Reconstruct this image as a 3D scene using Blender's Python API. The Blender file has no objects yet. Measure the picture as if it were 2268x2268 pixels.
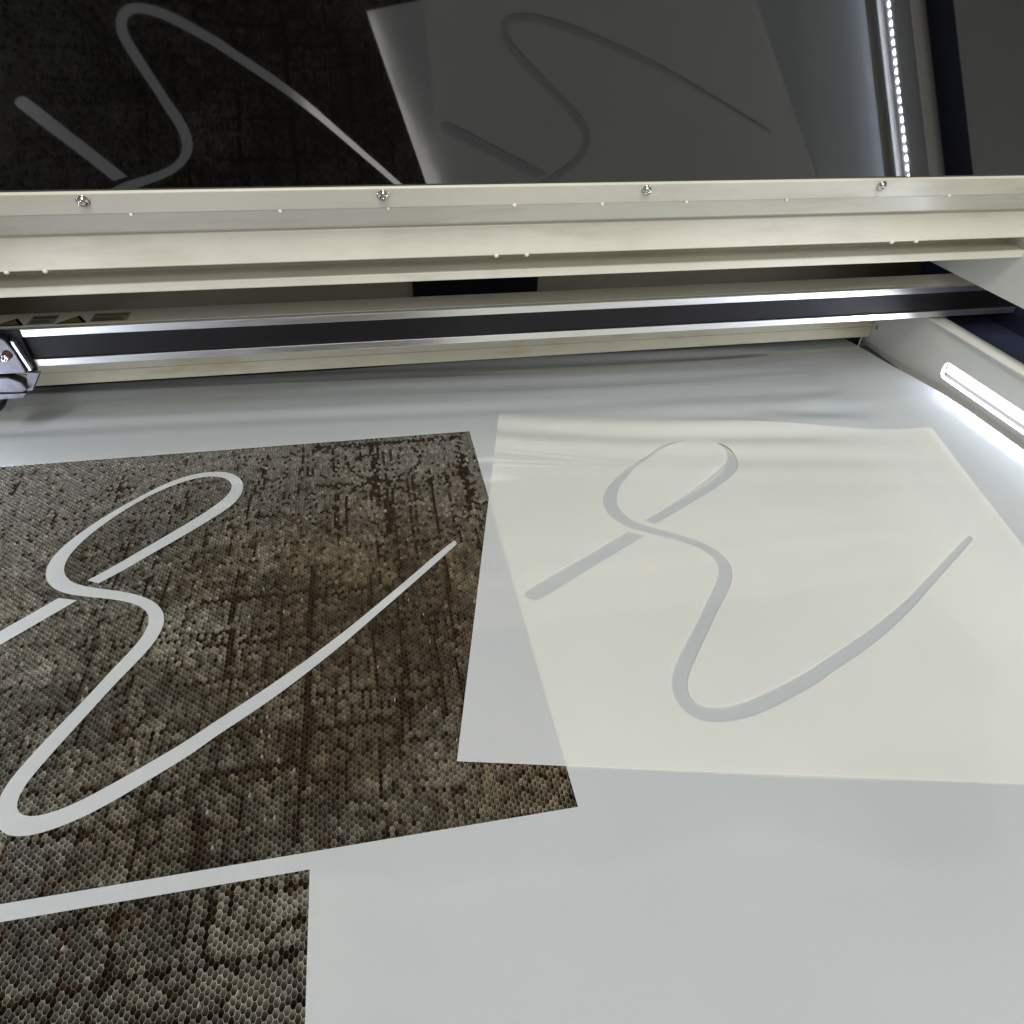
import bpy, bmesh, math, random
import numpy as np
from mathutils import Vector, Matrix, geometry
S = 0.55          # metres per layout unit (camera height above the bed)
scene = bpy.context.scene
random.seed(4); rng = np.random.default_rng(7)
EDGE_A=[(-0.5978,1.1384),(-0.5886,1.1461),(-0.5795,1.1539),(-0.5704,1.1618),(-0.5613,1.1697),(-0.5524,1.1778),(-0.5436,1.1859),(-0.5348,1.1942),(-0.5261,1.2025),(-0.5174,1.2108),(-0.5086,1.2190),(-0.4998,1.2271),(-0.4909,1.2353),(-0.4820,1.2433),(-0.4731,1.2515),(-0.4643,1.2597),(-0.4555,1.2679),(-0.4469,1.2763),(-0.4383,1.2847),(-0.4298,1.2932),(-0.4213,1.3018),(-0.4129,1.3104),(-0.4046,1.3190),(-0.3963,1.3277),(-0.3882,1.3366),(-0.3804,1.3457),(-0.3732,1.3552),(-0.3666,1.3652),(-0.3610,1.3756),(-0.3563,1.3865),(-0.3528,1.3978),(-0.3506,1.4094),(-0.3495,1.4212),(-0.3498,1.4329),(-0.3515,1.4446),(-0.3547,1.4558),(-0.3594,1.4665),(-0.3656,1.4763),(-0.3732,1.4850),(-0.3820,1.4925),(-0.3919,1.4986),(-0.4027,1.5033),(-0.4139,1.5065),(-0.4256,1.5082),(-0.4374,1.5086),(-0.4492,1.5078),(-0.4609,1.5059),(-0.4725,1.5031),(-0.4838,1.4993),(-0.4948,1.4947),(-0.5054,1.4892),(-0.5157,1.4831),(-0.5256,1.4765),(-0.5352,1.4693),(-0.5445,1.4617),(-0.5536,1.4538),(-0.5625,1.4457),(-0.5712,1.4374),(-0.5798,1.4291),(-0.5884,1.4206),(-0.5968,1.4120),(-0.6052,1.4034),(-0.6134,1.3946),(-0.6215,1.3857),(-0.6294,1.3766),(-0.6371,1.3674),(-0.6446,1.3580),(-0.6519,1.3485),(-0.6590,1.3388),(-0.6659,1.3289),(-0.6725,1.3189),(-0.6789,1.3087),(-0.6850,1.2984),(-0.6907,1.2878),(-0.6960,1.2771),(-0.7008,1.2661),(-0.7050,1.2549),(-0.7084,1.2435),(-0.7108,1.2318),(-0.7122,1.2200),(-0.7124,1.2082),(-0.7114,1.1964),(-0.7090,1.1849),(-0.7054,1.1737),(-0.7004,1.1631),(-0.6941,1.1532),(-0.6867,1.1441),(-0.6782,1.1358),(-0.6690,1.1284),(-0.6590,1.1220),(-0.6485,1.1165),(-0.6375,1.1117),(-0.6263,1.1076),(-0.6149,1.1038),(-0.6034,1.1002),(-0.5919,1.0967),(-0.5804,1.0932),(-0.5689,1.0896),(-0.5575,1.0857),(-0.5463,1.0816),(-0.5353,1.0769),(-0.5246,1.0716),(-0.5144,1.0655),(-0.5048,1.0585),(-0.4962,1.0506),(-0.4889,1.0416),(-0.4834,1.0317),(-0.4798,1.0209),(-0.4783,1.0096),(-0.4785,0.9979),(-0.4803,0.9863),(-0.4832,0.9748),(-0.4870,0.9635),(-0.4917,0.9525),(-0.4968,0.9417),(-0.5023,0.9310),(-0.5080,0.9204),(-0.5136,0.9099),(-0.5190,0.8993),(-0.5242,0.8887),(-0.5294,0.8780),(-0.5347,0.8673),(-0.5401,0.8566),(-0.5456,0.8459),(-0.5512,0.8353),(-0.5569,0.8247),(-0.5627,0.8141),(-0.5684,0.8036),(-0.5742,0.7930),(-0.5799,0.7824),(-0.5855,0.7718),(-0.5911,0.7611),(-0.5965,0.7504),(-0.6017,0.7395),(-0.6067,0.7286),(-0.6114,0.7176),(-0.6154,0.7064),(-0.6185,0.6950),(-0.6203,0.6834),(-0.6207,0.6717),(-0.6196,0.6602),(-0.6168,0.6490),(-0.6123,0.6384),(-0.6060,0.6289),(-0.5982,0.6209),(-0.5889,0.6148),(-0.5784,0.6109),(-0.5671,0.6090),(-0.5555,0.6087),(-0.5437,0.6098),(-0.5320,0.6119),(-0.5203,0.6147),(-0.5088,0.6182),(-0.4975,0.6222),(-0.4864,0.6267),(-0.4755,0.6317),(-0.4648,0.6371),(-0.4542,0.6428),(-0.4438,0.6487),(-0.4334,0.6549),(-0.4231,0.6611),(-0.4129,0.6674),(-0.4026,0.6737),(-0.3924,0.6800),(-0.3822,0.6864),(-0.3722,0.6928),(-0.3624,0.6993),(-0.3533,0.7056),(-0.3450,0.7119),(-0.3374,0.7180),(-0.3298,0.7241),(-0.3217,0.7304),(-0.3128,0.7370),(-0.3034,0.7438),(-0.2936,0.7507),(-0.2839,0.7577),(-0.2741,0.7647),(-0.2644,0.7717),(-0.2547,0.7789),(-0.2451,0.7861),(-0.2355,0.7934),(-0.2260,0.8008),(-0.2166,0.8083),(-0.2073,0.8159),(-0.1980,0.8236),(-0.1888,0.8313),(-0.1797,0.8391),(-0.1706,0.8470),(-0.1616,0.8550),(-0.1526,0.8630),(-0.1436,0.8710),(-0.1347,0.8791),(-0.1259,0.8873),(-0.1172,0.8955),(-0.1085,0.9039),(-0.0999,0.9123),(-0.0914,0.9207),(-0.0829,0.9293),(-0.0744,0.9379),(-0.0660,0.9464),(-0.0576,0.9550),(-0.0491,0.9636),(-0.0406,0.9721),(-0.0321,0.9806),(-0.0236,0.9891),(-0.0151,0.9976),(-0.0066,1.0061),(0.0019,1.0147),(0.0104,1.0232),(0.0189,1.0317),(0.0274,1.0402),(0.0359,1.0487),(0.0444,1.0572),(0.0529,1.0657),(0.0614,1.0742),(0.0699,1.0828),(0.0783,1.0913),(0.0868,1.0999),(0.0952,1.1085),(0.1036,1.1171),(0.1119,1.1258),(0.1202,1.1345),(0.1285,1.1432)]
EDGE_B=[(-0.6211,1.1508),(-0.6121,1.1587),(-0.6030,1.1666),(-0.5941,1.1747),(-0.5853,1.1828),(-0.5766,1.1911),(-0.5679,1.1994),(-0.5593,1.2078),(-0.5508,1.2162),(-0.5422,1.2247),(-0.5336,1.2331),(-0.5250,1.2414),(-0.5163,1.2498),(-0.5077,1.2581),(-0.4991,1.2665),(-0.4904,1.2749),(-0.4818,1.2832),(-0.4732,1.2916),(-0.4647,1.3001),(-0.4562,1.3086),(-0.4479,1.3172),(-0.4396,1.3260),(-0.4316,1.3349),(-0.4236,1.3439),(-0.4159,1.3531),(-0.4084,1.3625),(-0.4013,1.3721),(-0.3946,1.3820),(-0.3885,1.3923),(-0.3833,1.4029),(-0.3793,1.4139),(-0.3768,1.4252),(-0.3763,1.4366),(-0.3780,1.4477),(-0.3819,1.4581),(-0.3881,1.4675),(-0.3961,1.4754),(-0.4055,1.4818),(-0.4160,1.4863),(-0.4272,1.4890),(-0.4387,1.4898),(-0.4504,1.4890),(-0.4619,1.4868),(-0.4733,1.4834),(-0.4844,1.4791),(-0.4952,1.4740),(-0.5057,1.4682),(-0.5159,1.4620),(-0.5258,1.4552),(-0.5354,1.4481),(-0.5448,1.4407),(-0.5540,1.4329),(-0.5628,1.4248),(-0.5715,1.4165),(-0.5798,1.4079),(-0.5879,1.3990),(-0.5958,1.3900),(-0.6034,1.3807),(-0.6108,1.3712),(-0.6180,1.3616),(-0.6250,1.3518),(-0.6317,1.3419),(-0.6382,1.3318),(-0.6445,1.3215),(-0.6504,1.3111),(-0.6561,1.3005),(-0.6613,1.2898),(-0.6660,1.2787),(-0.6702,1.2675),(-0.6738,1.2561),(-0.6767,1.2446),(-0.6788,1.2328),(-0.6798,1.2211),(-0.6797,1.2093),(-0.6781,1.1977),(-0.6750,1.1865),(-0.6703,1.1758),(-0.6642,1.1660),(-0.6567,1.1570),(-0.6480,1.1491),(-0.6384,1.1424),(-0.6281,1.1367),(-0.6173,1.1317),(-0.6061,1.1274),(-0.5949,1.1232),(-0.5835,1.1193),(-0.5722,1.1153),(-0.5609,1.1113),(-0.5496,1.1070),(-0.5385,1.1025),(-0.5276,1.0976),(-0.5169,1.0922),(-0.5065,1.0863),(-0.4966,1.0797),(-0.4871,1.0725),(-0.4783,1.0645),(-0.4704,1.0558),(-0.4635,1.0462),(-0.4578,1.0360),(-0.4537,1.0252),(-0.4512,1.0138),(-0.4503,1.0022),(-0.4508,0.9904),(-0.4526,0.9787),(-0.4554,0.9672),(-0.4591,0.9559),(-0.4636,0.9448),(-0.4686,0.9340),(-0.4741,0.9233),(-0.4798,0.9129),(-0.4856,0.9026),(-0.4914,0.8925),(-0.4971,0.8824),(-0.5028,0.8721),(-0.5083,0.8617),(-0.5137,0.8511),(-0.5191,0.8404),(-0.5246,0.8297),(-0.5300,0.8190),(-0.5355,0.8083),(-0.5411,0.7976),(-0.5466,0.7870),(-0.5521,0.7763),(-0.5575,0.7656),(-0.5630,0.7549),(-0.5683,0.7441),(-0.5736,0.7333),(-0.5787,0.7224),(-0.5836,0.7115),(-0.5879,0.7004),(-0.5912,0.6891),(-0.5931,0.6778),(-0.5929,0.6667),(-0.5902,0.6566),(-0.5847,0.6482),(-0.5766,0.6422),(-0.5667,0.6389),(-0.5556,0.6379),(-0.5441,0.6389),(-0.5325,0.6412),(-0.5211,0.6445),(-0.5099,0.6487),(-0.4989,0.6534),(-0.4881,0.6586),(-0.4775,0.6642),(-0.4669,0.6699),(-0.4564,0.6758),(-0.4460,0.6817),(-0.4356,0.6877),(-0.4252,0.6937),(-0.4149,0.6999),(-0.4046,0.7061),(-0.3943,0.7124),(-0.3842,0.7188),(-0.3742,0.7253),(-0.3644,0.7320),(-0.3547,0.7389),(-0.3452,0.7459),(-0.3357,0.7530),(-0.3262,0.7601),(-0.3165,0.7672),(-0.3069,0.7743),(-0.2971,0.7814),(-0.2874,0.7884),(-0.2777,0.7955),(-0.2680,0.8025),(-0.2583,0.8096),(-0.2486,0.8167),(-0.2389,0.8239),(-0.2293,0.8311),(-0.2198,0.8384),(-0.2103,0.8457),(-0.2008,0.8532),(-0.1914,0.8607),(-0.1821,0.8683),(-0.1729,0.8759),(-0.1637,0.8837),(-0.1545,0.8914),(-0.1454,0.8992),(-0.1363,0.9071),(-0.1273,0.9151),(-0.1183,0.9231),(-0.1094,0.9311),(-0.1006,0.9393),(-0.0918,0.9475),(-0.0831,0.9558),(-0.0744,0.9641),(-0.0658,0.9724),(-0.0571,0.9808),(-0.0485,0.9891),(-0.0399,0.9975),(-0.0312,1.0058),(-0.0226,1.0142),(-0.0140,1.0226),(-0.0054,1.0310),(0.0031,1.0394),(0.0117,1.0478),(0.0203,1.0563),(0.0289,1.0647),(0.0374,1.0731),(0.0459,1.0816),(0.0545,1.0901),(0.0630,1.0985),(0.0715,1.1070),(0.0801,1.1154),(0.0888,1.1237),(0.0976,1.1319),(0.1065,1.1400),(0.1155,1.1479),(0.1246,1.1558)]
TIP=(0.1282,1.1523)
SHORT=[(-0.6628,1.1063),(-0.6259,1.0945),(-0.6904,1.0333),(-0.7542,0.9745),(-0.8143,0.9171),(-0.8571,0.8777),(-0.8683,0.8726),(-0.8796,0.8756),(-0.8878,0.8833),(-0.8897,0.8911),(-0.8860,0.8994),(-0.8691,0.9150),(-0.8138,0.9664),(-0.7523,1.0215),(-0.6868,1.0832)]
BURN=[[(-0.1790,1.4097),(0.2122,1.4043)],
[(-0.0394,1.5489),(-0.0388,1.4018),(-0.0487,1.3430)],
[(-0.0282,1.5473),(-0.0287,1.4072),(-0.0270,1.3139)],
[(-0.0094,1.5603),(-0.0083,1.2080)],
[(0.1857,1.5803),(0.1827,1.2622)],
[(0.1911,1.4912),(0.1912,1.2545)],
[(-0.1083,1.5670),(-0.1007,1.4823),(-0.0812,1.4433),(-0.0419,1.4232),(-0.0023,1.4171),(0.0430,1.4315),(0.0790,1.4700),(0.0830,1.5151),(0.0688,1.5487)],
[(-0.1065,1.2527),(-0.1065,1.3520),(-0.0820,1.4016),(-0.0503,1.4105)],
[(-0.0027,1.4102),(0.0368,1.3495),(0.0693,1.3182)],
[(0.0946,1.4381),(0.0979,1.2944),(0.1009,1.1848)],
[(-0.0705,1.5654),(-0.0698,1.5074)],
[(0.0970,1.1188),(0.0940,0.9522),(0.0856,0.7685),(0.0793,0.7006)],
[(-0.1837,1.5901),(0.1818,1.5851)],
[(-0.1834,1.5822),(0.1808,1.5769)],
[(-0.1810,1.1038),(-0.1823,0.9761),(-0.1837,0.8713),(-0.1826,0.7494),(-0.1824,0.6129)],
[(-0.1767,1.1031),(-0.1775,0.9753),(-0.1787,0.8705),(-0.1780,0.7486),(-0.1778,0.6121)],
[(-0.3312,1.1282),(-0.3217,0.9282),(-0.3236,0.8630)],
[(-0.0582,1.0838),(-0.0642,0.9868)],
[(-0.0579,0.9368),(-0.0641,0.7724)],
[(-0.0103,0.9702),(-0.0086,0.8753),(-0.0291,0.6423)],
[(-0.0021,0.8572),(-0.0096,0.6915)],
[(0.0580,0.9360),(0.0508,0.7089)],
[(-0.3861,1.0517),(-0.3202,1.0526),(-0.1821,1.0498)],
[(-0.1759,1.0288),(-0.0652,1.0428)],
[(-0.3693,0.9345),(-0.1936,0.9309)],
[(-0.2024,0.7144),(-0.1168,0.7157),(-0.0477,0.7147)],
[(-0.0095,0.9398),(0.1003,0.9441)],
[(-0.1877,0.7908),(0.0530,0.7705)],
[(-0.3295,0.6583),(-0.1825,0.6642)],
[(-0.6403,1.5699),(-0.6307,1.4231)],
[(-0.3030,1.5189),(-0.3308,1.3875),(-0.3251,1.2663)],
[(-0.8686,1.5269),(-0.8701,1.4766)],
[(-0.7446,1.3931),(-0.7444,1.3526)],
[(-0.4837,1.4855),(-0.4616,1.3281)],
[(-0.1819,0.7007),(-0.1864,0.5277)],
[(-0.3273,0.6078),(-0.3245,0.5155)],
[(-0.5230,0.3917),(-0.3951,0.3923),(-0.2797,0.3909),(-0.1631,0.3854)],
[(-0.2933,0.4770),(-0.2908,0.4004)],
[(-0.4150,0.4783),(-0.4020,0.3900)]]
CAMROT=[[0.981123, -0.191167, 0.029208], [-0.095994, -0.612543, -0.784587], [0.167878, 0.766972, -0.619331]]
STEN=(-0.23903,0.89708,-0.10930)
# ------------------------------------------------------------------ camera, world, lights, exposure
cam_data = bpy.data.cameras.new("camera"); cam = bpy.data.objects.new("camera", cam_data)
scene.collection.objects.link(cam); scene.camera = cam
cam_data.sensor_width = 36; cam_data.sensor_fit = 'HORIZONTAL'
cam_data.lens = 36 * 1528.5 / 2268; cam_data.clip_start = 0.01; cam_data.clip_end = 60
r_, d_, f_ = [Vector(x) for x in CAMROT]
m = Matrix.Identity(4)
for i in range(3):
    m[i][0] = r_[i]; m[i][1] = -d_[i]; m[i][2] = -f_[i]
m[0][3], m[1][3], m[2][3] = 0, 0, S
cam.matrix_world = m

world = bpy.data.worlds.new("World"); scene.world = world; world.use_nodes = True
bg = world.node_tree.nodes['Background']
bg.inputs[0].default_value = (1.0, 0.93, 0.82, 1); bg.inputs[1].default_value = 0.25

def area(name, loc, target, sx, sy, power, col, spin=0.0):
    d = bpy.data.lights.new(name, 'AREA'); d.shape = 'RECTANGLE'; d.size = sx*S; d.size_y = sy*S
    d.energy = power; d.color = col
    o = bpy.data.objects.new(name, d); scene.collection.objects.link(o)
    o.location = Vector(loc)*S
    o.rotation_euler = ((Vector(target)-Vector(loc)).to_track_quat('-Z', 'Y').to_matrix() @ Matrix.Rotation(spin, 3, 'Z')).to_euler()
    return o
# the workshop's ceiling panel over the front of the machine
area("ceiling_lamp", (0.20, -2.66, 7.0), (0.20, -2.659, 0), 1.3, 3.9, 205, (1.0, 0.965, 0.90), math.radians(-14))
# added fill lamp behind the camera, brightens the back sheet and the frame
area("back_fill_lamp", (0.5, -7.0, 5.6), (0.4, 1.2, 0.1), 4.0, 1.4, 62, (1.0, 0.965, 0.90))

vs = scene.view_settings
vs.view_transform = 'Standard'; vs.look = 'None'; vs.exposure = 0.0; vs.gamma = 1.0
vs.use_curve_mapping = False
cy = scene.cycles
cy.max_bounces = 16; cy.diffuse_bounces = 12; cy.glossy_bounces = 6; cy.transmission_bounces = 12
cy.transparent_max_bounces = 8; cy.sample_clamp_indirect = 6; cy.use_denoising = True

# ------------------------------------------------------------------ helpers
def link(o, parent=None):
    scene.collection.objects.link(o)
    if parent: o.parent = parent
    return o
def tag(o, label=None, cat=None, group=None, kind=None):
    if label: o["label"] = label
    if cat: o["category"] = cat
    if group: o["group"] = group
    if kind: o["kind"] = kind
    return o
def empty(name, loc=(0, 0, 0)):
    o = bpy.data.objects.new(name, None); o.location = Vector(loc)*S; o.empty_display_size = 0.02
    return link(o)
def obj(name, me, mat, parent=None):
    o = bpy.data.objects.new(name, me)
    if mat is not None:
        if not me.materials: me.materials.append(mat)
        elif me.materials[0] is None: me.materials[0] = mat
    link(o)
    if parent:
        o.parent = parent
        if parent.type == 'EMPTY': o.matrix_parent_inverse = Matrix.Translation(-Vector(parent.location))
    return o
def mesh(name, verts, faces, smooth=False):
    me = bpy.data.meshes.new(name); me.from_pydata([Vector(v)*S for v in verts], [], faces); me.update()
    bm = bmesh.new(); bm.from_mesh(me); bmesh.ops.recalc_face_normals(bm, faces=bm.faces); bm.to_mesh(me); bm.free()
    if smooth:
        for p in me.polygons: p.use_smooth = True
    return me
def bevel(me, w, seg=2):
    bm = bmesh.new(); bm.from_mesh(me)
    bmesh.ops.bevel(bm, geom=[e for e in bm.edges if e.is_manifold and e.calc_face_angle(0) > 0.5], offset=w*S, segments=seg, affect='EDGES', profile=0.5)
    bm.to_mesh(me); bm.free()
    return me
def prism(name, prof, x0, x1, bw=0.0):
    """profile of (y,z) points extruded along X"""
    n = len(prof)
    v = [(x0, y, z) for y, z in prof] + [(x1, y, z) for y, z in prof]
    f = [tuple(range(n)), tuple(range(2*n-1, n-1, -1))] + [(i, (i+1) % n, n+(i+1) % n, n+i) for i in range(n)]
    me = mesh(name, v, f)
    return bevel(me, bw) if bw else me
def box(name, a, b, bw=0.0):
    x0, y0, z0 = a; x1, y1, z1 = b
    return prism(name, [(y0, z0), (y1, z0), (y1, z1), (y0, z1)], x0, x1, bw)
def lathe(name, prof, loc, axis, n=20, smooth=True):
    """profile of (radius, height); height runs along axis"""
    ax = Vector(axis).normalized(); q = ax.to_track_quat('Z', 'Y').to_matrix()
    v = []; f = []
    for (r, h) in prof:
        for k in range(n):
            a = 2*math.pi*k/n
            p = Vector(loc) + q @ Vector((r*math.cos(a), r*math.sin(a), h)); v.append(tuple(p))
    for i in range(len(prof)-1):
        for k in range(n):
            f.append((i*n+k, i*n+(k+1) % n, (i+1)*n+(k+1) % n, (i+1)*n+k))
    f.append(tuple(range(n))); f.append(tuple((len(prof)-1)*n+k for k in range(n)))
    return mesh(name, v, f, smooth)

def inside(P, poly):
    x, y = P[:, 0], P[:, 1]; c = np.zeros(len(P), bool); n = len(poly); j = n-1
    for i in range(n):
        xi, yi = poly[i]; xj, yj = poly[j]
        if yi != yj:
            c ^= ((yi > y) != (yj > y)) & (x < (xj-xi)*(y-yi)/(yj-yi)+xi)
        j = i
    return c
def dist_poly(P, poly, closed=True):
    A = np.array(poly); B = np.roll(A, -1, 0)
    if not closed: A, B = A[:-1], B[:-1]
    best = np.full(len(P), 1e9)
    for a, b in zip(A, B):
        d = b-a; t = np.clip(((P-a) @ d)/max(d @ d, 1e-12), 0, 1)
        best = np.minimum(best, np.hypot(*(P-(a+t[:, None]*d)).T))
    return best
def densify(poly, step):
    o = []
    for i in range(len(poly)):
        a = np.array(poly[i]); b = np.array(poly[(i+1) % len(poly)]); n = max(1, int(np.hypot(*(b-a))/step))
        o += [tuple(a+(b-a)*k/n) for k in range(n)]
    return o
def sheet_mesh(name, outer, holes, grid, zfun, thick):
    """flat cut-out sheet: outline with holes, filled with a grid, lifted by zfun, given real thickness"""
    loops = [densify(outer, grid)] + [densify(h, max(grid*0.5, 0.011)) for h in holes]
    V = []; E = []
    for L in loops:
        s = len(V); V += L; E += [(s+i, s+(i+1) % len(L)) for i in range(len(L))]
    o = np.array(outer); x0, y0 = o.min(0); x1, y1 = o.max(0)
    gx, gy = np.meshgrid(np.arange(x0+grid/2, x1, grid), np.arange(y0+grid/2, y1, grid))
    G = np.c_[gx.ravel(), gy.ravel()]; G = G+rng.uniform(-.1, .1, G.shape)*grid
    k = inside(G, outer)
    for h in holes: k &= ~inside(G, h)
    G = G[k]; k = dist_poly(G, loops[0]) > grid*.35
    for L in loops[1:]: k &= dist_poly(G, L) > grid*.3
    V += [tuple(p) for p in G[k]]
    ov, oe, of, _, _, _ = geometry.delaunay_2d_cdt([Vector(p) for p in V], E, [], 0, 1e-6)
    P = np.array([tuple(p) for p in ov]); F = np.array([tuple(t) for t in of])
    C = P[F].mean(1); k = inside(C, outer)
    for h in holes: k &= ~inside(C, h)
    F = F[k]
    e1 = P[F[:, 1]]-P[F[:, 0]]; e2 = P[F[:, 2]]-P[F[:, 0]]; ar = e1[:, 0]*e2[:, 1]-e1[:, 1]*e2[:, 0]
    F = np.where((ar < 0)[:, None], F[:, ::-1], F)[np.abs(ar) > 2e-8]
    Z = zfun(P); n = len(P)
    top = np.c_[P, Z+thick]; bot = np.c_[P, Z]
    cnt = set()
    for t in F.tolist():
        cnt.update(((t[0], t[1]), (t[1], t[2]), (t[2], t[0])))
    rim = np.array([(a, b) for (a, b) in cnt if (b, a) not in cnt])
    # the cut edge has vertices of its own, so that it stays crisp
    a, b = rim[:, 0], rim[:, 1]; m = len(rim)
    rv = np.stack([top[b], top[a], bot[a], bot[b]], 1).reshape(-1, 3)
    allv = np.vstack([top, bot, rv])*S
    faces = F.tolist()+(F[:, ::-1]+n).tolist()+(2*n+np.arange(4*m).reshape(-1, 4)).tolist()
    me = bpy.data.meshes.new(name); me.from_pydata(allv.tolist(), [], faces)
    sm = np.zeros(len(faces), bool); sm[:2*len(F)] = True
    me.polygons.foreach_set('use_smooth', sm)
    me.materials.append(None); me.materials.append(M_RIM)
    me.polygons.foreach_set('material_index', (~sm).astype(np.int32))
    me.update()
    return me
def sstep(a, b, x):
    t = np.clip((x-a)/(b-a), 0, 1); return t*t*(3-2*t)

# ------------------------------------------------------------------ materials
def mat(name):
    m = bpy.data.materials.new(name); m.use_nodes = True
    nt = m.node_tree; nt.nodes.clear()
    out = nt.nodes.new('ShaderNodeOutputMaterial')
    return m, nt, out
def N(nt, t, **kw):
    n = nt.nodes.new(t)
    for k, v in kw.items():
        if hasattr(n, k) and not k.startswith('i_'): setattr(n, k, v)
    return n
def setin(n, **kw):
    for k, v in kw.items():
        n.inputs[k.replace('_', ' ')].default_value = v
def noise(nt, scale, detail=3, rough=.5, stretch=None):
    tc = N(nt, 'ShaderNodeTexCoord'); mp = N(nt, 'ShaderNodeMapping')
    nt.links.new(tc.outputs['Object'], mp.inputs[0])
    if stretch: mp.inputs['Scale'].default_value = stretch
    n = N(nt, 'ShaderNodeTexNoise'); setin(n, Scale=scale, Detail=detail, Roughness=rough)
    nt.links.new(mp.outputs[0], n.inputs['Vector'])
    return n
def ramp(nt, src, stops):
    r = N(nt, 'ShaderNodeValToRGB'); e = r.color_ramp.elements
    e[0].position, e[0].color = stops[0][0], (*stops[0][1], 1)
    e[1].position, e[1].color = stops[-1][0], (*stops[-1][1], 1)
    for p, c in stops[1:-1]:
        x = e.new(p); x.color = (*c, 1)
    nt.links.new(src, r.inputs[0]); return r
def bump(nt, src, strength, dist):
    b = N(nt, 'ShaderNodeBump'); setin(b, Strength=strength, Distance=dist); nt.links.new(src, b.inputs['Height']); return b

def paint(name, c, rough=.42, var=.06, grime=None, spec=.5):
    m, nt, out = mat(name); p = N(nt, 'ShaderNodeBsdfPrincipled')
    n = noise(nt, 9, 5, .6)
    lo = tuple(x*(1-var) for x in c); hi = tuple(min(1, x*(1+var)) for x in c)
    r = ramp(nt, n.outputs['Fac'], [(.3, lo), (.7, hi)]); col = r.outputs[0]
    if grime:
        g = noise(nt, 5, 6, .65, (1, 6, 6)); gr = ramp(nt, g.outputs['Fac'], [(.52, (0, 0, 0)), (.72, (1, 1, 1))])
        mx = N(nt, 'ShaderNodeMix', data_type='RGBA'); nt.links.new(gr.outputs[0], mx.inputs['Factor'])
        nt.links.new(col, mx.inputs['A']); mx.inputs['B'].default_value = (*grime, 1); col = mx.outputs['Result']
    nt.links.new(col, p.inputs['Base Color']); setin(p, Roughness=rough)
    p.inputs['Specular IOR Level'].default_value = spec
    n2 = noise(nt, 900, 2); b = bump(nt, n2.outputs['Fac'], .12, .0006); nt.links.new(b.outputs[0], p.inputs['Normal'])
    nt.links.new(p.outputs[0], out.inputs[0]); return m
def metal(name, c, rough, var=.1, stretch=(1, 40, 40), met=1.0):
    m, nt, out = mat(name); p = N(nt, 'ShaderNodeBsdfPrincipled')
    n = noise(nt, 14, 5, .6, stretch)
    r = ramp(nt, n.outputs['Fac'], [(.3, tuple(x*(1-var) for x in c)), (.7, tuple(min(1, x*(1+var)) for x in c))])
    nt.links.new(r.outputs[0], p.inputs['Base Color']); setin(p, Roughness=rough, Metallic=met)
    rr = ramp(nt, n.outputs['Fac'], [(.2, (rough*.75,)*3), (.8, (min(1, rough*1.3),)*3)])
    nt.links.new(rr.outputs[0], p.inputs['Roughness'])
    nt.links.new(p.outputs[0], out.inputs[0]); return m
def film(name, refl, trans, gloss_rough=.085):
    """milky polyester film: scatters some light back, lets some through, glossy skin"""
    m, nt, out = mat(name)
    d = N(nt, 'ShaderNodeBsdfDiffuse'); t = N(nt, 'ShaderNodeBsdfTranslucent'); g = N(nt, 'ShaderNodeBsdfGlossy')
    n = noise(nt, 3.5, 4, .55)
    rd = ramp(nt, n.outputs['Fac'], [(.3, tuple(x*.96 for x in refl)), (.7, tuple(min(1, x*1.03) for x in refl))])
    gn = noise(nt, 520, 2, .7); rg = ramp(nt, gn.outputs['Fac'], [(.3, (.955,)*3), (.7, (1.03,)*3)])     # fine haze of the film
    ml = N(nt, 'ShaderNodeMix', data_type='RGBA', blend_type='MULTIPLY'); ml.inputs['Factor'].default_value = 1
    nt.links.new(rd.outputs[0], ml.inputs['A']); nt.links.new(rg.outputs[0], ml.inputs['B'])
    nt.links.new(ml.outputs['Result'], d.inputs[0]); t.inputs[0].default_value = (*trans, 1)
    ad = N(nt, 'ShaderNodeAddShader'); nt.links.new(d.outputs[0], ad.inputs[0]); nt.links.new(t.outputs[0], ad.inputs[1])
    g.inputs['Roughness'].default_value = gloss_rough; g.inputs[0].default_value = (1, 1, 1, 1)
    fr = N(nt, 'ShaderNodeFresnel'); fr.inputs[0].default_value = 1.62
    n2 = noise(nt, 14, 3, .5); b = bump(nt, n2.outputs['Fac'], .12, .002)
    nt.links.new(b.outputs[0], g.inputs['Normal']); nt.links.new(b.outputs[0], fr.inputs['Normal'])
    ge = N(nt, 'ShaderNodeNewGeometry')      # the glossy skin is on the outside only
    inv = N(nt, 'ShaderNodeMath', operation='SUBTRACT'); inv.inputs[0].default_value = 1; nt.links.new(ge.outputs['Backfacing'], inv.inputs[1])
    mu = N(nt, 'ShaderNodeMath', operation='MULTIPLY'); nt.links.new(fr.outputs[0], mu.inputs[0]); nt.links.new(inv.outputs[0], mu.inputs[1])
    mx = N(nt, 'ShaderNodeMixShader'); nt.links.new(mu.outputs[0], mx.inputs[0])
    nt.links.new(ad.outputs[0], mx.inputs[1]); nt.links.new(g.outputs[0], mx.inputs[2])
    nt.links.new(mx.outputs[0], out.inputs[0]); return m
def emit(name, c, s):
    m, nt, out = mat(name); e = N(nt, 'ShaderNodeEmission'); e.inputs[0].default_value = (*c, 1); e.inputs[1].default_value = s
    nt.links.new(e.outputs[0], out.inputs[0]); return m

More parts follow.
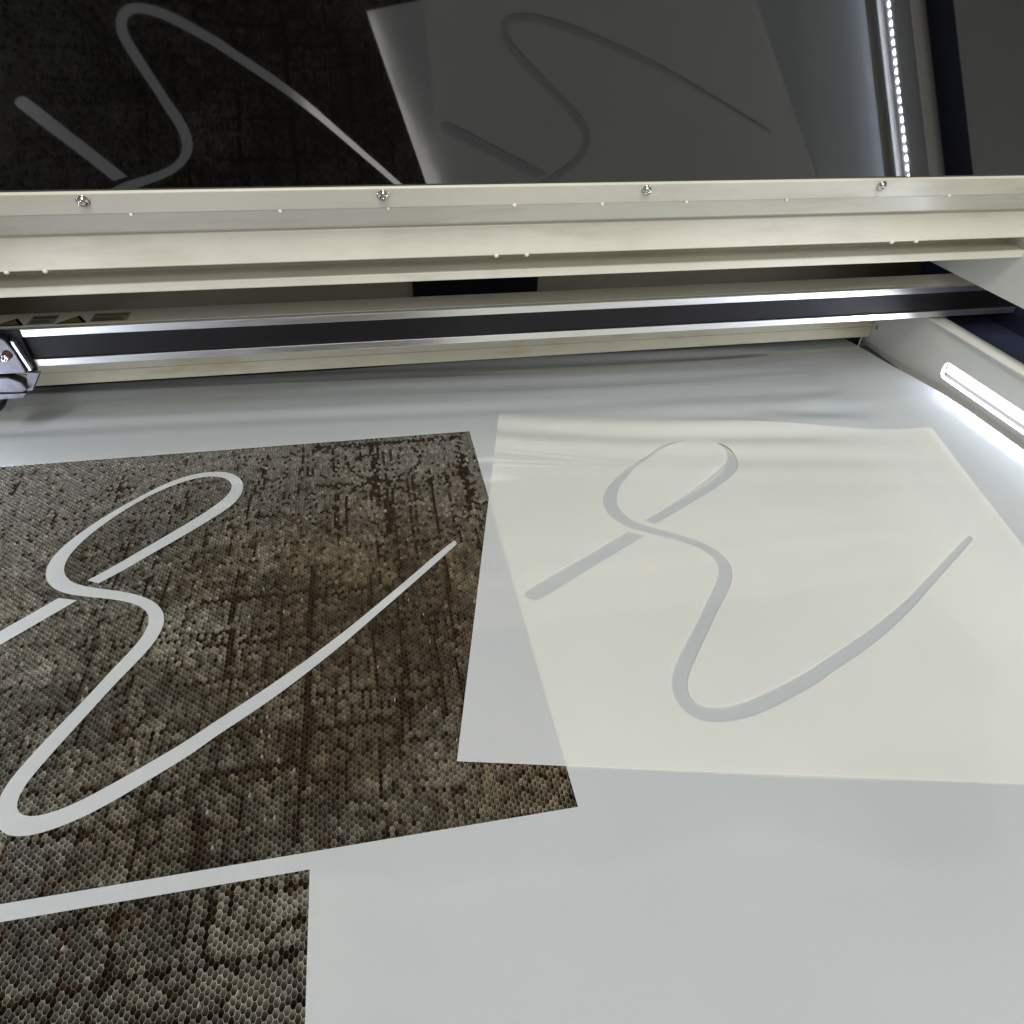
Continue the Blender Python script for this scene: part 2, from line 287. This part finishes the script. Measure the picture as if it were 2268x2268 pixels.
M_FILM = film('milky_film', (.24, .268, .318), (.70, .67, .55))
M_RIM = paint('film_cut_edge', (.62, .63, .61), .8, .03, spec=.05)
M_FILM2 = film('milky_film_thick', (.255, .28, .325), (.695, .665, .565))
M_PAINT = paint('cream_enamel', (.66, .645, .56), .30, .05, grime=(.55, .525, .43))
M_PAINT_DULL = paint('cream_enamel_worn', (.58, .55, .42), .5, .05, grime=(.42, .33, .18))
M_REAR = paint('rear_shaded_paint', (.11, .098, .06), .6, .1)  # wall paint darkened to olive to stand for the shade behind the gantry
M_GREY = paint('grey_enamel', (.64, .65, .62), .45, .04)
M_ALU = metal('brushed_aluminium', (.86, .87, .88), .34, .05)
M_STEEL = metal('bright_steel', (.62, .60, .57), .18, .15, (5, 5, 5))
M_STEEL2 = metal('dull_steel', (.15, .15, .165), .45, .25, (8, 8, 8))
M_GALV = metal('galvanised_steel', (.16, .17, .21), .35, .5, (6, 6, 6))
M_DARK = paint('black_anodised', (.013, .013, .015), .5, .2, spec=.25)
M_NAVY = paint('tunnel_shade_blue', (.022, .029, .062), .5, .2)  # dark blue stands for the tunnel's shade with a little LED spill
M_BLACK = paint('vent_black', (.004, .004, .004), .9, .1, spec=.05)
M_CAULK = paint('white_caulk', (.75, .73, .68), .4, .05)
M_LED = emit('led_chip_light', (.80, .85, 1.0), 140)
M_TAPE = emit('led_silicone_light', (.93, .95, 1.0), 2.2)
M_TAPEW = paint('led_tape_white', (.8, .8, .8), .5, .02)
M_YEL = paint('sticker_yellow', (.15, .13, .03), .5, .1)
M_RED = paint('sticker_red', (.11, .045, .04), .5, .1)
M_BROWN = paint('dark_red_brown', (.07, .025, .02), .5, .1)
M_STK = paint('sticker_white', (.24, .235, .19), .5, .15)

def pane_mat():
    m, nt, out = mat('smoked_acrylic'); p = N(nt, 'ShaderNodeBsdfPrincipled')
    p.inputs['Base Color'].default_value = (.0015, .0015, .0018, 1); setin(p, Roughness=.012, IOR=1.78)
    n = noise(nt, 5, 4, .6); rr = ramp(nt, n.outputs['Fac'], [(.3, (.02,)*3), (.8, (.05,)*3)])
    nt.links.new(rr.outputs[0], p.inputs['Roughness'])
    nt.links.new(p.outputs[0], out.inputs[0]); return m
M_PANE = pane_mat()

def comb_mat():
    m, nt, out = mat('sooty_honeycomb_foil'); p = N(nt, 'ShaderNodeBsdfPrincipled')
    a = N(nt, 'ShaderNodeAttribute', attribute_name='soot')
    n = noise(nt, 620, 4, .7); mx = N(nt, 'ShaderNodeMix', data_type='RGBA', blend_type='MULTIPLY'); mx.inputs['Factor'].default_value = .85
    rr = ramp(nt, n.outputs['Fac'], [(.3, (.3,)*3), (.7, (1.35,)*3)])
    nt.links.new(a.outputs['Color'], mx.inputs['A']); nt.links.new(rr.outputs[0], mx.inputs['B'])
    nt.links.new(mx.outputs['Result'], p.inputs['Base Color'])
    setin(p, Roughness=.5, Metallic=.35)
    nt.links.new(p.outputs[0], out.inputs[0]); return m
M_COMB = comb_mat()
# ------------------------------------------------------------------ the cutter's body
WX, LX, BY = 1.70, -1.07, 2.0      # inner right wall, inner left wall, rear bed panel
body = empty('laser_cutter_body', (0.28, 1.1, -0.06))
tag(body, 'cream enamelled inside of the laser cutter, with slotted side wall and rear panel', 'machine')

def slot_outline(y0, y1, z0, z1, n=7):
    r = (z1-z0)*.5; rc = r*.75
    pts = []
    for (cy_, cz, a0) in ((y1-rc, z0+rc, -90), (y1-rc, z1-rc, 0), (y0+rc, z1-rc, 90), (y0+rc, z0+rc, 180)):
        for k in range(n):
            a = math.radians(a0+90*k/(n-1)); pts.append((cy_+rc*math.cos(a), cz+rc*math.sin(a)))
    return pts
def side_wall(name, x, out, z0, z1, slot):
    """panel in the YZ plane with a rounded slot, its thickness going outwards"""
    outer = [(-.1, z0), (2.035, z0), (2.035, z1), (-.1, z1)]
    V = densify(outer, .1); E = [(i, (i+1) % len(V)) for i in range(len(V))]; s = len(V)
    V = V+slot; E += [(s+i, s+(i+1) % len(slot)) for i in range(len(slot))]
    ov, oe, of, _, _, _ = geometry.delaunay_2d_cdt([Vector(p) for p in V], E, [], 0, 1e-6)
    P = np.array([tuple(p) for p in ov]); F = np.array([tuple(t) for t in of]); C = P[F].mean(1)
    F = F[inside(C, outer) & ~inside(C, slot)]; n = len(P)
    t = .012*out
    verts = [(x, *p) for p in P]+[(x+t, *p) for p in P]
    cnt = {}
    for a, b, c in F:
        for e in ((a, b), (b, c), (c, a)): cnt[e] = 1
    faces = [tuple(map(int, q)) for q in F]+[tuple(int(k)+n for k in q[::-1]) for q in F]
    faces += [(int(b), int(a), int(a)+n, int(b)+n) for a, b in cnt if (b, a) not in cnt]
    return mesh(name, verts, faces)
for x, out in ((WX, 1), (LX, -1)):
    slot = slot_outline(-.05, 1.648, .0435, .096)
    w = obj('side_panel', side_wall('side_panel', x, out, -.045, .172, slot), M_GREY, body)
    # folded top edge of the panel and the rail tunnel behind it
    a, b = sorted((x-.004*out, x+.05*out))
    obj('panel_flange', box('panel_flange', (a, -.1, .1725), (b, 2.035, .181), .003), M_GREY, body)
    a, b = sorted((x+.05*out, x+.30*out))
    obj('tunnel_floor', box('tunnel_floor', (a, -.1, .12), (b, 2.2, .14)), M_NAVY, body)
    a, b = sorted((x+.28*out, x+.30*out))
    obj('tunnel_back', box('tunnel_back', (a, -.1, .141), (b, 2.2, .36)), M_NAVY, body)
    # upper side panel, above the opening the gantry runs in
    a, b = sorted((x+.001*out, x+.016*out))
    obj('upper_panel', box('upper_panel', (a, -.1, .323), (b, 2.2, .60), .003), M_GREY, body)
# rear bed panel, with folded upper edge
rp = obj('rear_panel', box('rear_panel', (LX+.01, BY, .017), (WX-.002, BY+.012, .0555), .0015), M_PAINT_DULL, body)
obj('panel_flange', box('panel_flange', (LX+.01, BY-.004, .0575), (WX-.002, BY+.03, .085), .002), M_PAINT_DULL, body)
obj('gap_shade_strip', box('gap_shade_strip', (LX+.002, BY+.035, -.058), (WX-.003, BY+.04, .07)), M_DARK, body)  # added dark strip, stands for the shade in the gap under the panel
# rear wall behind the gantry and the hood over it
obj('rear_wall', box('rear_wall', (LX-.3, 2.2, -.05), (WX+.3, 2.22, .56)), M_REAR, body)
obj('rear_shelf', box('rear_shelf', (LX-.2, 2.03, .075), (WX+.2, 2.199, .09)), M_REAR, body)
v0, v1 = .128, .536
obj('vent_mouth', box('vent_mouth', (v0, 2.185, .10), (v1, 2.199, .26), .002), M_BLACK, body)
HX0, HX1 = LX-.35, WX+.55
hood = obj('rear_hood', prism('rear_hood', [(1.53, .497), (1.53, .5625), (2.26, .5625), (2.26, .545), (1.64, .545), (1.64, .434), (1.562, .434), (1.562, .454), (1.635, .456), (1.635, .497)], HX0, HX1, .0025), M_PAINT, body)
for x in (-.708, -.638, .278, .347, 1.267, 1.335):
    obj('rivet', lathe('rivet', [(.0001, .005), (.003, .0045), (.005, .0025), (.0055, 0)], (x, 1.533, .4965), (0, -.6, -.8), 10), M_CAULK, hood)
obj('panel_screw', lathe('panel_screw', [(.0075, 0), (.0075, .002), (.005, .004), (.003, .004), (.003, .002)], (WX-.0005, 1.979, .0605), (-1, 0, 0), 14), M_STEEL, body)

# ground of the bed under and beside the sheets
tag(obj('bed_tray', box('bed_tray', (LX-.011, -.3, -.075), (WX+.011, 2.19, -.06)), M_DARK), kind='structure')
for x0, x1 in ((1.42, WX-.003), (LX+.003, -1.0)):
    obj('bed_margin', box('bed_margin', (x0, -.1, -.03), (x1, 1.99, -.012), .002), M_GALV, body)

# ------------------------------------------------------------------ LED strips inside the side slots
chip = lathe('led', [(.0095, 0), (.0092, .0018), (.0005, .0022)], (0, 0, 0), (-1, 0, 0), 14, False)
chip.materials.append(M_TAPEW); chip.materials.append(M_LED)
for p_ in chip.polygons: p_.material_index = 1 if abs(p_.normal.x) > .9 and p_.center.x < -.0012*S else 0
for x, out, lab in ((WX, 1, 'bright white LED strip glowing in the slot of the right side wall'),
                    (LX, -1, 'bright white LED strip in the left side wall, just out of frame')):
    e = empty('led_strip', (x+.03*out, .8, .07)); tag(e, lab, 'LED strip', 'LED strips along the bed')
    a, b = sorted((x+.024*out, x+.03*out))
    obj('tape', box('tape', (a, -.06, .052), (b, 1.655, .090)), M_TAPE, e)
    a, b = sorted((x+.014*out, x+.045*out))
    obj('lower_ledge', box('lower_ledge', (a, -.06, .036), (b, 1.66, .0425)), M_TAPEW, e)
    obj('upper_ledge', box('upper_ledge', (a, -.06, .0975), (b, 1.66, .104)), M_TAPEW, e)
    y = -.03
    first = None
    while y < 1.63:
        o = bpy.data.objects.new('led', chip)
        link(o); o.parent = e
        o.location = Vector(((x+(.0235)*out), y, .071))*S-Vector(e.location)
        if out < 0: o.rotation_euler = (0, 0, math.pi)
        y += .0315

# ------------------------------------------------------------------ lid
# lid plane: -cos(a) y - sin(a) z = d ; leans over the bed
AL, DL = .436246, -1.606867
ca, sa = math.cos(AL), math.sin(AL)
def lid_pt(x, up, off=0.0):
    """up: distance along the pane upwards from its lower edge, off: outwards (towards the bed)"""
    y0, z0 = 1.4655, .6595
    return (x, y0 - sa*up - ca*off, z0 + ca*up - sa*off)
def lid_box(name, x0, x1, u0, u1, o0, o1, bw=0.0):
    v = [lid_pt(x, u, o) for x in (x0, x1) for u in (u0, u1) for o in (o0, o1)]
    f = [(0, 1, 3, 2), (4, 6, 7, 5), (0, 4, 5, 1), (2, 3, 7, 6), (0, 2, 6, 4), (1, 5, 7, 3)]
    me = mesh(name, v, f)
    return bevel(me, bw) if bw else me
lid = empty('cutter_lid', (.28, 1.53, .56))
tag(lid, 'raised cutter lid with glossy black pane mirroring the bed and cream frame', 'lid')
LX0, LX1 = LX-.33, WX+.5
obj('pane', lid_box('pane', LX0+.02, LX1-.02, -.012, .92, -.012, 0), M_PANE, lid)
fr = obj('frame_strip', lid_box('frame_strip', LX0, LX1, -.0468, -.001, -.006, .006, .002), M_PAINT, lid)
rail = [lid_pt(0, u, o)[1:] for u, o in ((-.0482, .0035), (-.104, -.013), (-.104, -.03), (-.0482, -.03))]
obj('frame_rail', prism('frame_rail', rail, LX0, LX1, .002), M_PAINT, lid)
obj('frame_top', lid_box('frame_top', LX0, LX1, .9, .99, -.03, .006, .003), M_PAINT, lid)
for x0, x1 in ((LX0-.05, LX0+.03), (LX1-.03, LX1+.05)):
    obj('frame_stile', lid_box('frame_stile', x0, x1, -.09, .985, -.03, .0065, .003), M_PAINT, lid)
nrm = (0, -ca, -sa)
for x in (-.5036, .0389, .5839, 1.1351):
    s = obj('frame_screw', lathe('frame_screw', [(.0105, 0), (.0105, .0025), (.0099, .005), (.008, .0072), (.0050, .0083), (.0043, .0083), (.0038, .004), (.0001, .0036)], lid_pt(x, -.0165, .0062), nrm, 22), M_STEEL, lid)
    obj('washer', lathe('washer', [(.0122, 0), (.0122, .001), (.0105, .0012)], lid_pt(x, -.0165, .0061), nrm, 22), M_STEEL, s)
for x in (-.4342, -.1628, .046, .3036, .4934, .6829, .9197, 1.142, 1.33):
    w = random.uniform(.003, .0045)
    obj('caulk_bead', lathe('caulk_bead', [(.0001, .0045), (w*.6, .004), (w, .002), (w*1.1, -.002)], lid_pt(x+.001, -.0475+random.uniform(-.002, .001), .0045), (.1, -ca, -sa-.2), 10), M_CAULK, lid)

# ------------------------------------------------------------------ gantry
gy = 1.75
gan = empty('gantry_beam', (.28, gy+.05, .19))
tag(gan, 'aluminium gantry beam with a dark band between two bright rails', 'gantry')
GX0, GX1 = -1.33, 1.975
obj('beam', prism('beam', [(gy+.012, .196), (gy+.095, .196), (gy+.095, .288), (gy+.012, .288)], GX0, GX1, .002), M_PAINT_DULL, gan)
obj('upper_rail', prism('upper_rail', [(gy, .2695), (gy+.0118, .2685), (gy+.0118, .2895), (gy+.004, .291), (gy, .288)], GX0, GX1, .001), M_ALU, gan)
obj('lower_rail', prism('lower_rail', [(gy, .1925), (gy+.0118, .191), (gy+.0118, .2125), (gy, .211)], GX0, GX1, .001), M_ALU, gan)
obj('dark_band', box('dark_band', (GX0, gy+.006, .2130), (GX1, gy+.0118, .2680)), M_DARK, gan)
obj('top_cover', box('top_cover', (GX0, gy+.0125, .2885), (GX1, gy+.0945, .2905), .0008), M_PAINT, gan)
# warning stickers on the beam's upper face, far left
for x in (-.865, -.725):
    t = obj('warning_sticker', mesh('warning_sticker', [(x-.035, gy+.02, .2912), (x+.035, gy+.02, .2912), (x+.008, gy+.065, .2912), (x-.035, gy+.02, .2908), (x+.035, gy+.02, .2908), (x+.008, gy+.065, .2908)], [(0, 1, 2), (3, 5, 4), (0, 3, 4, 1), (1, 4, 5, 2), (2, 5, 3, 0)]), M_BLACK, gan)
    obj('triangle', mesh('triangle', [(x-.024, gy+.0245, .2916), (x+.024, gy+.0245, .2916), (x+.006, gy+.056, .2916), (x-.024, gy+.0245, .2913), (x+.024, gy+.0245, .2913), (x+.006, gy+.056, .2913)], [(0, 1, 2), (3, 5, 4), (0, 3, 4, 1), (1, 4, 5, 2), (2, 5, 3, 0)]), M_YEL, t)
for x0, x1 in ((-.825, -.765), (-.685, -.60)):
    t = obj('caution_sticker', box('caution_sticker', (x0, gy+.022, .2907), (x1, gy+.075, .2911)), M_STK, gan)
    obj('text_line', box('text_line', (x0+.004, gy+.055, .2911), (x1-.004, gy+.068, .2914)), M_RED if x0 < -.8 else M_YEL, t)
    for k in range(2): obj('text_line', box('text_line', (x0+.005, gy+.028+.011*k, .2911), (x1-.008-.006*k, gy+.033+.011*k, .2914)), M_DARK, t)

# ------------------------------------------------------------------ carriage bracket at the left end of the gantry
br = empty('carriage_bracket', (-.9, 1.74, .15))
tag(br, 'silver metal bracket with a screw at the left end of the gantry beam', 'bracket')
def plate(name, pts, y0, y1, bw, m_, parent):
    n = len(pts)
    v = [(x+.017, y0, z) for x, z in pts]+[(x+.017, y1, z) for x, z in pts]
    f = [tuple(range(n)), tuple(range(2*n-1, n-1, -1))]+[(i, (i+1) % n, n+(i+1) % n, n+i) for i in range(n)]
    return obj(name, bevel(mesh(name, v, f), bw), m_, parent)
plate('face_plate', [(-.93, .19), (-.862, .19), (-.868, .245), (-.878, .276), (-.888, .284), (-.905, .285), (-.93, .27)], 1.722, 1.738, .002, M_STEEL2, br)
plate('edge_plate', [(-.858, .191), (-.851, .194), (-.864, .268), (-.871, .27)], 1.728, 1.744, .001, M_ALU, br)
plate('back_plate', [(-.95, .185), (-.846, .185), (-.852, .29), (-.95, .296)], 1.7442, 1.7495, .001, M_DARK, br)
s = obj('bracket_screw', lathe('bracket_screw', [(.0095, 0), (.0095, .003), (.008, .005), (.004, .005), (.0035, .002), (.0001, .002)], (-.876, 1.7215, .232), (0, -1, 0), 16), M_STEEL, br)
obj('slot_hole', lathe('slot_hole', [(.011, 0), (.011, .0008), (.0001, .0009)], (-.868, 1.7214, .240), (0, -1, 0), 16), M_BROWN, br)
plate('lower_clamp', [(-.94, .145), (-.885, .142), (-.872, .150), (-.88, .170), (-.905, .185), (-.94, .186)], 1.715, 1.745, .003, M_STEEL2, br)
plate('belt_arm', [(-.883, .140), (-.868, .140), (-.835, .186), (-.85, .1895), (-.862, .1895)], 1.725, 1.74, .0015, M_STEEL2, br)
plate('foot_block', [(-.95, .124), (-.892, .124), (-.880, .138), (-.95, .1405)], 1.72, 1.75, .002, M_STEEL2, br)

# ------------------------------------------------------------------ honeycomb bed
def honeycomb():
    dx, dy = .0064, .0110; hh = dy/2; a_, b_ = .0043, .0021; T = .00024; D = .040
    nx = int(1.34/dx); ny = int(1.62/dy)
    ii, jj = np.meshgrid(np.arange(nx), np.arange(ny), indexing='ij'); ii = ii.ravel(); jj = jj.ravel()
    cx = -1.06+ii*dx; cy_ = .02+jj*dy+(ii % 2)*hh
    keep = (cx < .31) & (cy_ < 1.64) & ~((cx > -.10) & (cy_ < .44))
    cx, cy_, ii, jj = cx[keep], cy_[keep], ii[keep], jj[keep]; n = len(cx)
    idx = np.full((nx+2, ny+3), -1); idx[ii, jj+1] = np.arange(n)
    crnd = rng.random(n); crnd2 = rng.random(n)
    def warp(x, y):
        wx = .0022*np.sin(x*7+y*3)+.0012*np.sin(y*19+x*5)+.0006*np.sin(x*61+2*np.sin(y*37))
        wy = .0020*np.sin(x*11-y*5)+.0012*np.sin(y*13+x*23)+.0006*np.sin(y*57+2*np.sin(x*43))
        return x+wx, y+wy
    C2 = np.c_[cx, cy_]
    # burn tracks of earlier jobs
    burn = np.zeros(n)
    for k, L in enumerate(BURN):
        w = (.0034, .0046, .0032)[k % 3]
        d = dist_poly(C2, L, closed=False)
        burn = np.maximum(burn, np.clip(1.6-d/w, 0, 1)*(.85+.15*np.sin(C2[:, 0]*90+C2[:, 1]*70+k)))
    r2 = np.random.default_rng(11)
    for k in range(130):       # random straight cuts, mostly along the two axes
        x = r2.uniform(-.62, .22) if k % 4 else r2.uniform(-1, .25); y = r2.uniform(.28, 1.5); l = r2.uniform(.1, .5)
        if k % 2: L = [(x, y), (x+r2.normal(0, .006), min(y+l, 1.58))]
        else: L = [(x, y), (min(x+l*.7, .24), y+r2.normal(0, .006))]
        burn = np.maximum(burn, np.clip(1.2-dist_poly(C2, L, closed=False)/.0034, 0, 1)*r2.uniform(.35, .85))
    def vn(f, seed):          # smooth value noise
        r = np.random.default_rng(seed); G = r.random((64, 64)); u = (cx+1.2)*f; v = cy_*f
        i = u.astype(int); j = v.astype(int); fu = u-i; fv = v-j; fu = fu*fu*(3-2*fu); fv = fv*fv*(3-2*fv)
        g = lambda p, q: G[p % 64, q % 64]
        return (g(i, j)*(1-fu)+g(i+1, j)*fu)*(1-fv)+(g(i, j+1)*(1-fu)+g(i+1, j+1)*fu)*fv
    big = .5*vn(5, 1)+.3*vn(13, 2)+.2*vn(30, 3)
    fine = .5*vn(42, 4)+.5*vn(75, 5)
    centre = np.exp(-((cx-.02)/.42)**2-((cy_-.95)/.55)**2)     # most used part of the bed is browner
    sheen = np.array([.40, .395, .375]); grey = np.array([.31, .30, .255]); brown = np.array([.255, .205, .132]); soot = np.array([.042, .029, .018])
    ts = np.clip(.5+1.5*(big-.5)+.8*(fine-.5), 0, 1)
    br_ = np.clip(centre*1.15+.8*(vn(9, 6)-.5), 0, 1)[:, None]
    tone = grey*(1-br_)+brown*br_
    col = tone*((.45+.75*ts)*np.clip(np.exp(rng.normal(-.06, .30, n)), .4, 1.5))[:, None]
    hi = np.clip((fine+.5*big-.92)*3.0, 0, 1)[:, None]*(crnd2[:, None] > .3)
    col = col*(1-hi)+np.array([.52, .51, .44])*(1-.3*br_)*hi
    far = (sstep(1.12, 1.55, cy_)*(1-.6*centre)*.6+sstep(-.35, -.95, cx)*.3)[:, None]  # far and left cells painted paler for LED light and grazing sheen
    col = col*(1-far)+sheen*far*(.6+.5*crnd2[:, None])
    dark = crnd < (.05+.16*(1-ts))*(1-.6*far[:, 0])
    col = np.where(dark[:, None], soot*(1+2.5*crnd2[:, None]), col)
    bmask = rng.random(n) < burn*1.3*(1-.55*far[:, 0])
    col = np.where(bmask[:, None], soot*(.8+crnd2[:, None])+np.array([.010, .004, 0])*br_, col)
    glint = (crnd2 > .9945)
    segs = [((-b_, hh), (b_, hh)), ((b_, hh), (a_, 0)), ((a_, 0), (b_, -hh))]
    odd = ii % 2
    nb = [idx[ii, jj+2], idx[ii+1, jj+1+odd], idx[ii+1, jj+odd]]      # cells above, upper right, lower right
    V = []; Fq = []; K = []; base = 0
    for si, ((x0, y0), (x1, y1)) in enumerate(segs):
        p0 = np.c_[warp(cx+x0, cy_+y0)]; p1 = np.c_[warp(cx+x1, cy_+y1)]
        d = p1-p0; L = np.hypot(*d.T)[:, None]; nn = np.c_[-d[:, 1], d[:, 0]]/L*T
        zt = -.0004+rng.normal(0, .0004, (n, 1)); zb = np.full((n, 1), -D)
        a1, b1, b2, a2 = p0+nn, p1+nn, p1-nn, p0-nn
        w = np.stack([np.c_[a1, zt], np.c_[b1, zt], np.c_[b2, zt], np.c_[a2, zt],
                      np.c_[b1, zt], np.c_[a1, zt], np.c_[a1, zb], np.c_[b1, zb],
                      np.c_[a2, zt], np.c_[b2, zt], np.c_[b2, zb], np.c_[a2, zb]], 1)
        V.append(w.reshape(-1, 3))
        Fq.append(base+np.arange(n*12).reshape(-1, 4)); base += n*12
        other = np.where(nb[si][:, None] >= 0, col[nb[si]], col)
        jit = rng.uniform(.8, 1.2, (n, 1))
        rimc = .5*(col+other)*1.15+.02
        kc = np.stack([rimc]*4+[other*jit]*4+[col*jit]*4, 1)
        kc[:, 4:] *= rng.uniform(.5, 1.5, (n, 8, 1))          # uneven residue on the foil
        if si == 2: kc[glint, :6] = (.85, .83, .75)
        K.append(kc.reshape(-1, 3))
    V = np.vstack(V)*S; Fq = np.vstack(Fq); K = np.vstack(K)
    me = bpy.data.meshes.new('honeycomb_bed')
    me.vertices.add(len(V)); me.vertices.foreach_set('co', V.astype(np.float32).ravel())
    me.loops.add(len(Fq)*4); me.loops.foreach_set('vertex_index', Fq.astype(np.int32).ravel())
    me.polygons.add(len(Fq)); me.polygons.foreach_set('loop_start', np.arange(0, len(Fq)*4, 4, dtype=np.int32))
    me.update(calc_edges=True); me.validate()
    at = me.attributes.new('soot', 'FLOAT_COLOR', 'POINT')  # cell colour: soot and residue, with the sheen painted in
    at.data.foreach_set('color', np.c_[np.clip(K, 0, 1), np.ones(len(K))].astype(np.float32).ravel())
    return me
tag(obj('honeycomb_bed', honeycomb(), M_COMB), 'sooty brown and grey aluminium honeycomb cutting bed showing through the cut-outs', 'honeycomb bed', kind='stuff')

# ------------------------------------------------------------------ film sheet, stencil and cut-out strokes
H1 = [(-.985, .5165), (.2312, .5104), (.2232, 1.6032), (-.985, 1.6045)]
H2 = [(-.985, .06), (-.162, .06), (-.1634, .4879), (-.985, .494)]
CREASE = [(-.165, .487, -.075, .470, .0016, .014), (.95, 1.60, 1.30, 1.50, .004, .03), (1.22, 1.62, 1.42, 1.66, .003, .02)]
def z_sheet(P):
    x, y = P[:, 0], P[:, 1]
    z = .0022+.024*sstep(1.32, 1.645, x)*sstep(1.95, 1.5, y)
    back = sstep(1.62, 1.82, y)
    u = y+.035*x+.012*np.sin(x*2.2)
    z += back*(.0055*np.sin(u*46+.8)*sstep(1.62, 1.75, y)+.003*np.sin(u*83+x))*(.75+.25*np.sin(x*3.1))*(1-.93*sstep(1.1, 1.5, x))
    right = (1-.9*sstep(1.25, 1.5, x))*sstep(.5, 1.0, x)*sstep(1.36, 1.55, y)*(1-back)
    z += right*.0035*(1+np.sin(y*52+x*4.5))
    z -= .006*sstep(1.92, 2.06, y)
    for (ax, ay, bx, by, h, w) in CREASE:
        t = np.clip(((x-ax)*(bx-ax)+(y-ay)*(by-ay))/((bx-ax)**2+(by-ay)**2), -.2, 1.2)
        d = np.hypot(x-(ax+t*(bx-ax)), y-(ay+t*(by-ay)))
        z += h*np.exp(-(d/w)**2)*np.sin(np.pi*np.clip((t+.2)/1.4, 0, 1))
    frontr = sstep(.55, .2, y)*sstep(.1, .5, x)
    z += frontr*.011*(1+np.sin(x*8.5+y*3.5+.6*np.sin(y*9)))
    return z
outer = [(-1.035, -.1), (1.67, -.1), (1.67, 1.45), (1.662, 1.6), (1.648, 1.9), (1.63, 2.06), (-1.035, 2.06)]
sh = obj('plastic_sheet', sheet_mesh('plastic_sheet', outer, [H1, H2], .016, z_sheet, .0005), M_FILM)
tag(sh, 'large milky white film sheet covering the bed, with rectangular openings cut out', 'plastic sheet')

def rigid(P):
    th, tx, ty = STEN; c, s = math.cos(th), math.sin(th)
    return [(c*x-s*y+tx, s*x+c*y+ty) for x, y in P]
STROKE = list(EDGE_A)+[TIP]+list(EDGE_B)[::-1]
sten_outer = [(.3186, 1.6765), (.0604, .6175), (1.247, .3487), (1.5052, 1.4077)]
main_hole = rigid(STROKE); short_hole = rigid(SHORT)
TONGUE = rigid(list(EDGE_B)[:86])
t_a = np.array(TONGUE[0])
def z_sten(P):
    x, y = P[:, 0], P[:, 1]
    z = z_sheet(P)+.0016
    # the tongue inside the loop springs up a little
    tong = inside(P, TONGUE) | (dist_poly(P, TONGUE, closed=False) < 2e-4)
    d = np.hypot(x-t_a[0], y-t_a[1])
    z += np.where(tong, .0105*sstep(.02, .42, d), 0)
    z += .0012*(1+np.sin(x*9+y*4))*sstep(.0, .25, x)*.5
    e = sstep(1.30, 1.62, y+.226*(x-.3186))    # far edge ripples
    z += (1-.85*sstep(1.1, 1.4, x))*e*.0032*(1+np.sin((y+.226*x)*55+1.5*np.sin(x*3)))
    lip = sstep(.12, .0, (x-(.0604+(y-.6175)*.2438)))   # left edge bends down over the opening
    return z
st_ = obj('stencil_sheet', sheet_mesh('stencil_sheet', sten_outer, [main_hole, short_hole], .015, z_sten, .0005), M_FILM2)
tag(st_, 'loose rectangular film stencil with a cursive E cut through, lying askew on the sheet', 'stencil')

def z_flat(P): return np.full(len(P), .0012)+.0004*np.sin(P[:, 0]*15+P[:, 1]*11)
a = obj('letter_stroke', sheet_mesh('letter_stroke', STROKE, [], .02, z_flat, .0005), M_FILM2)
tag(a, 'long curling white cut-out stroke of the cursive E resting on the honeycomb', 'letter cut-out')
b = obj('letter_stroke', sheet_mesh('letter_stroke_short', SHORT, [], .02, z_flat, .0005), M_FILM2)
tag(b, 'short straight white cut-out stroke at the left edge, ending below the curl', 'letter cut-out')
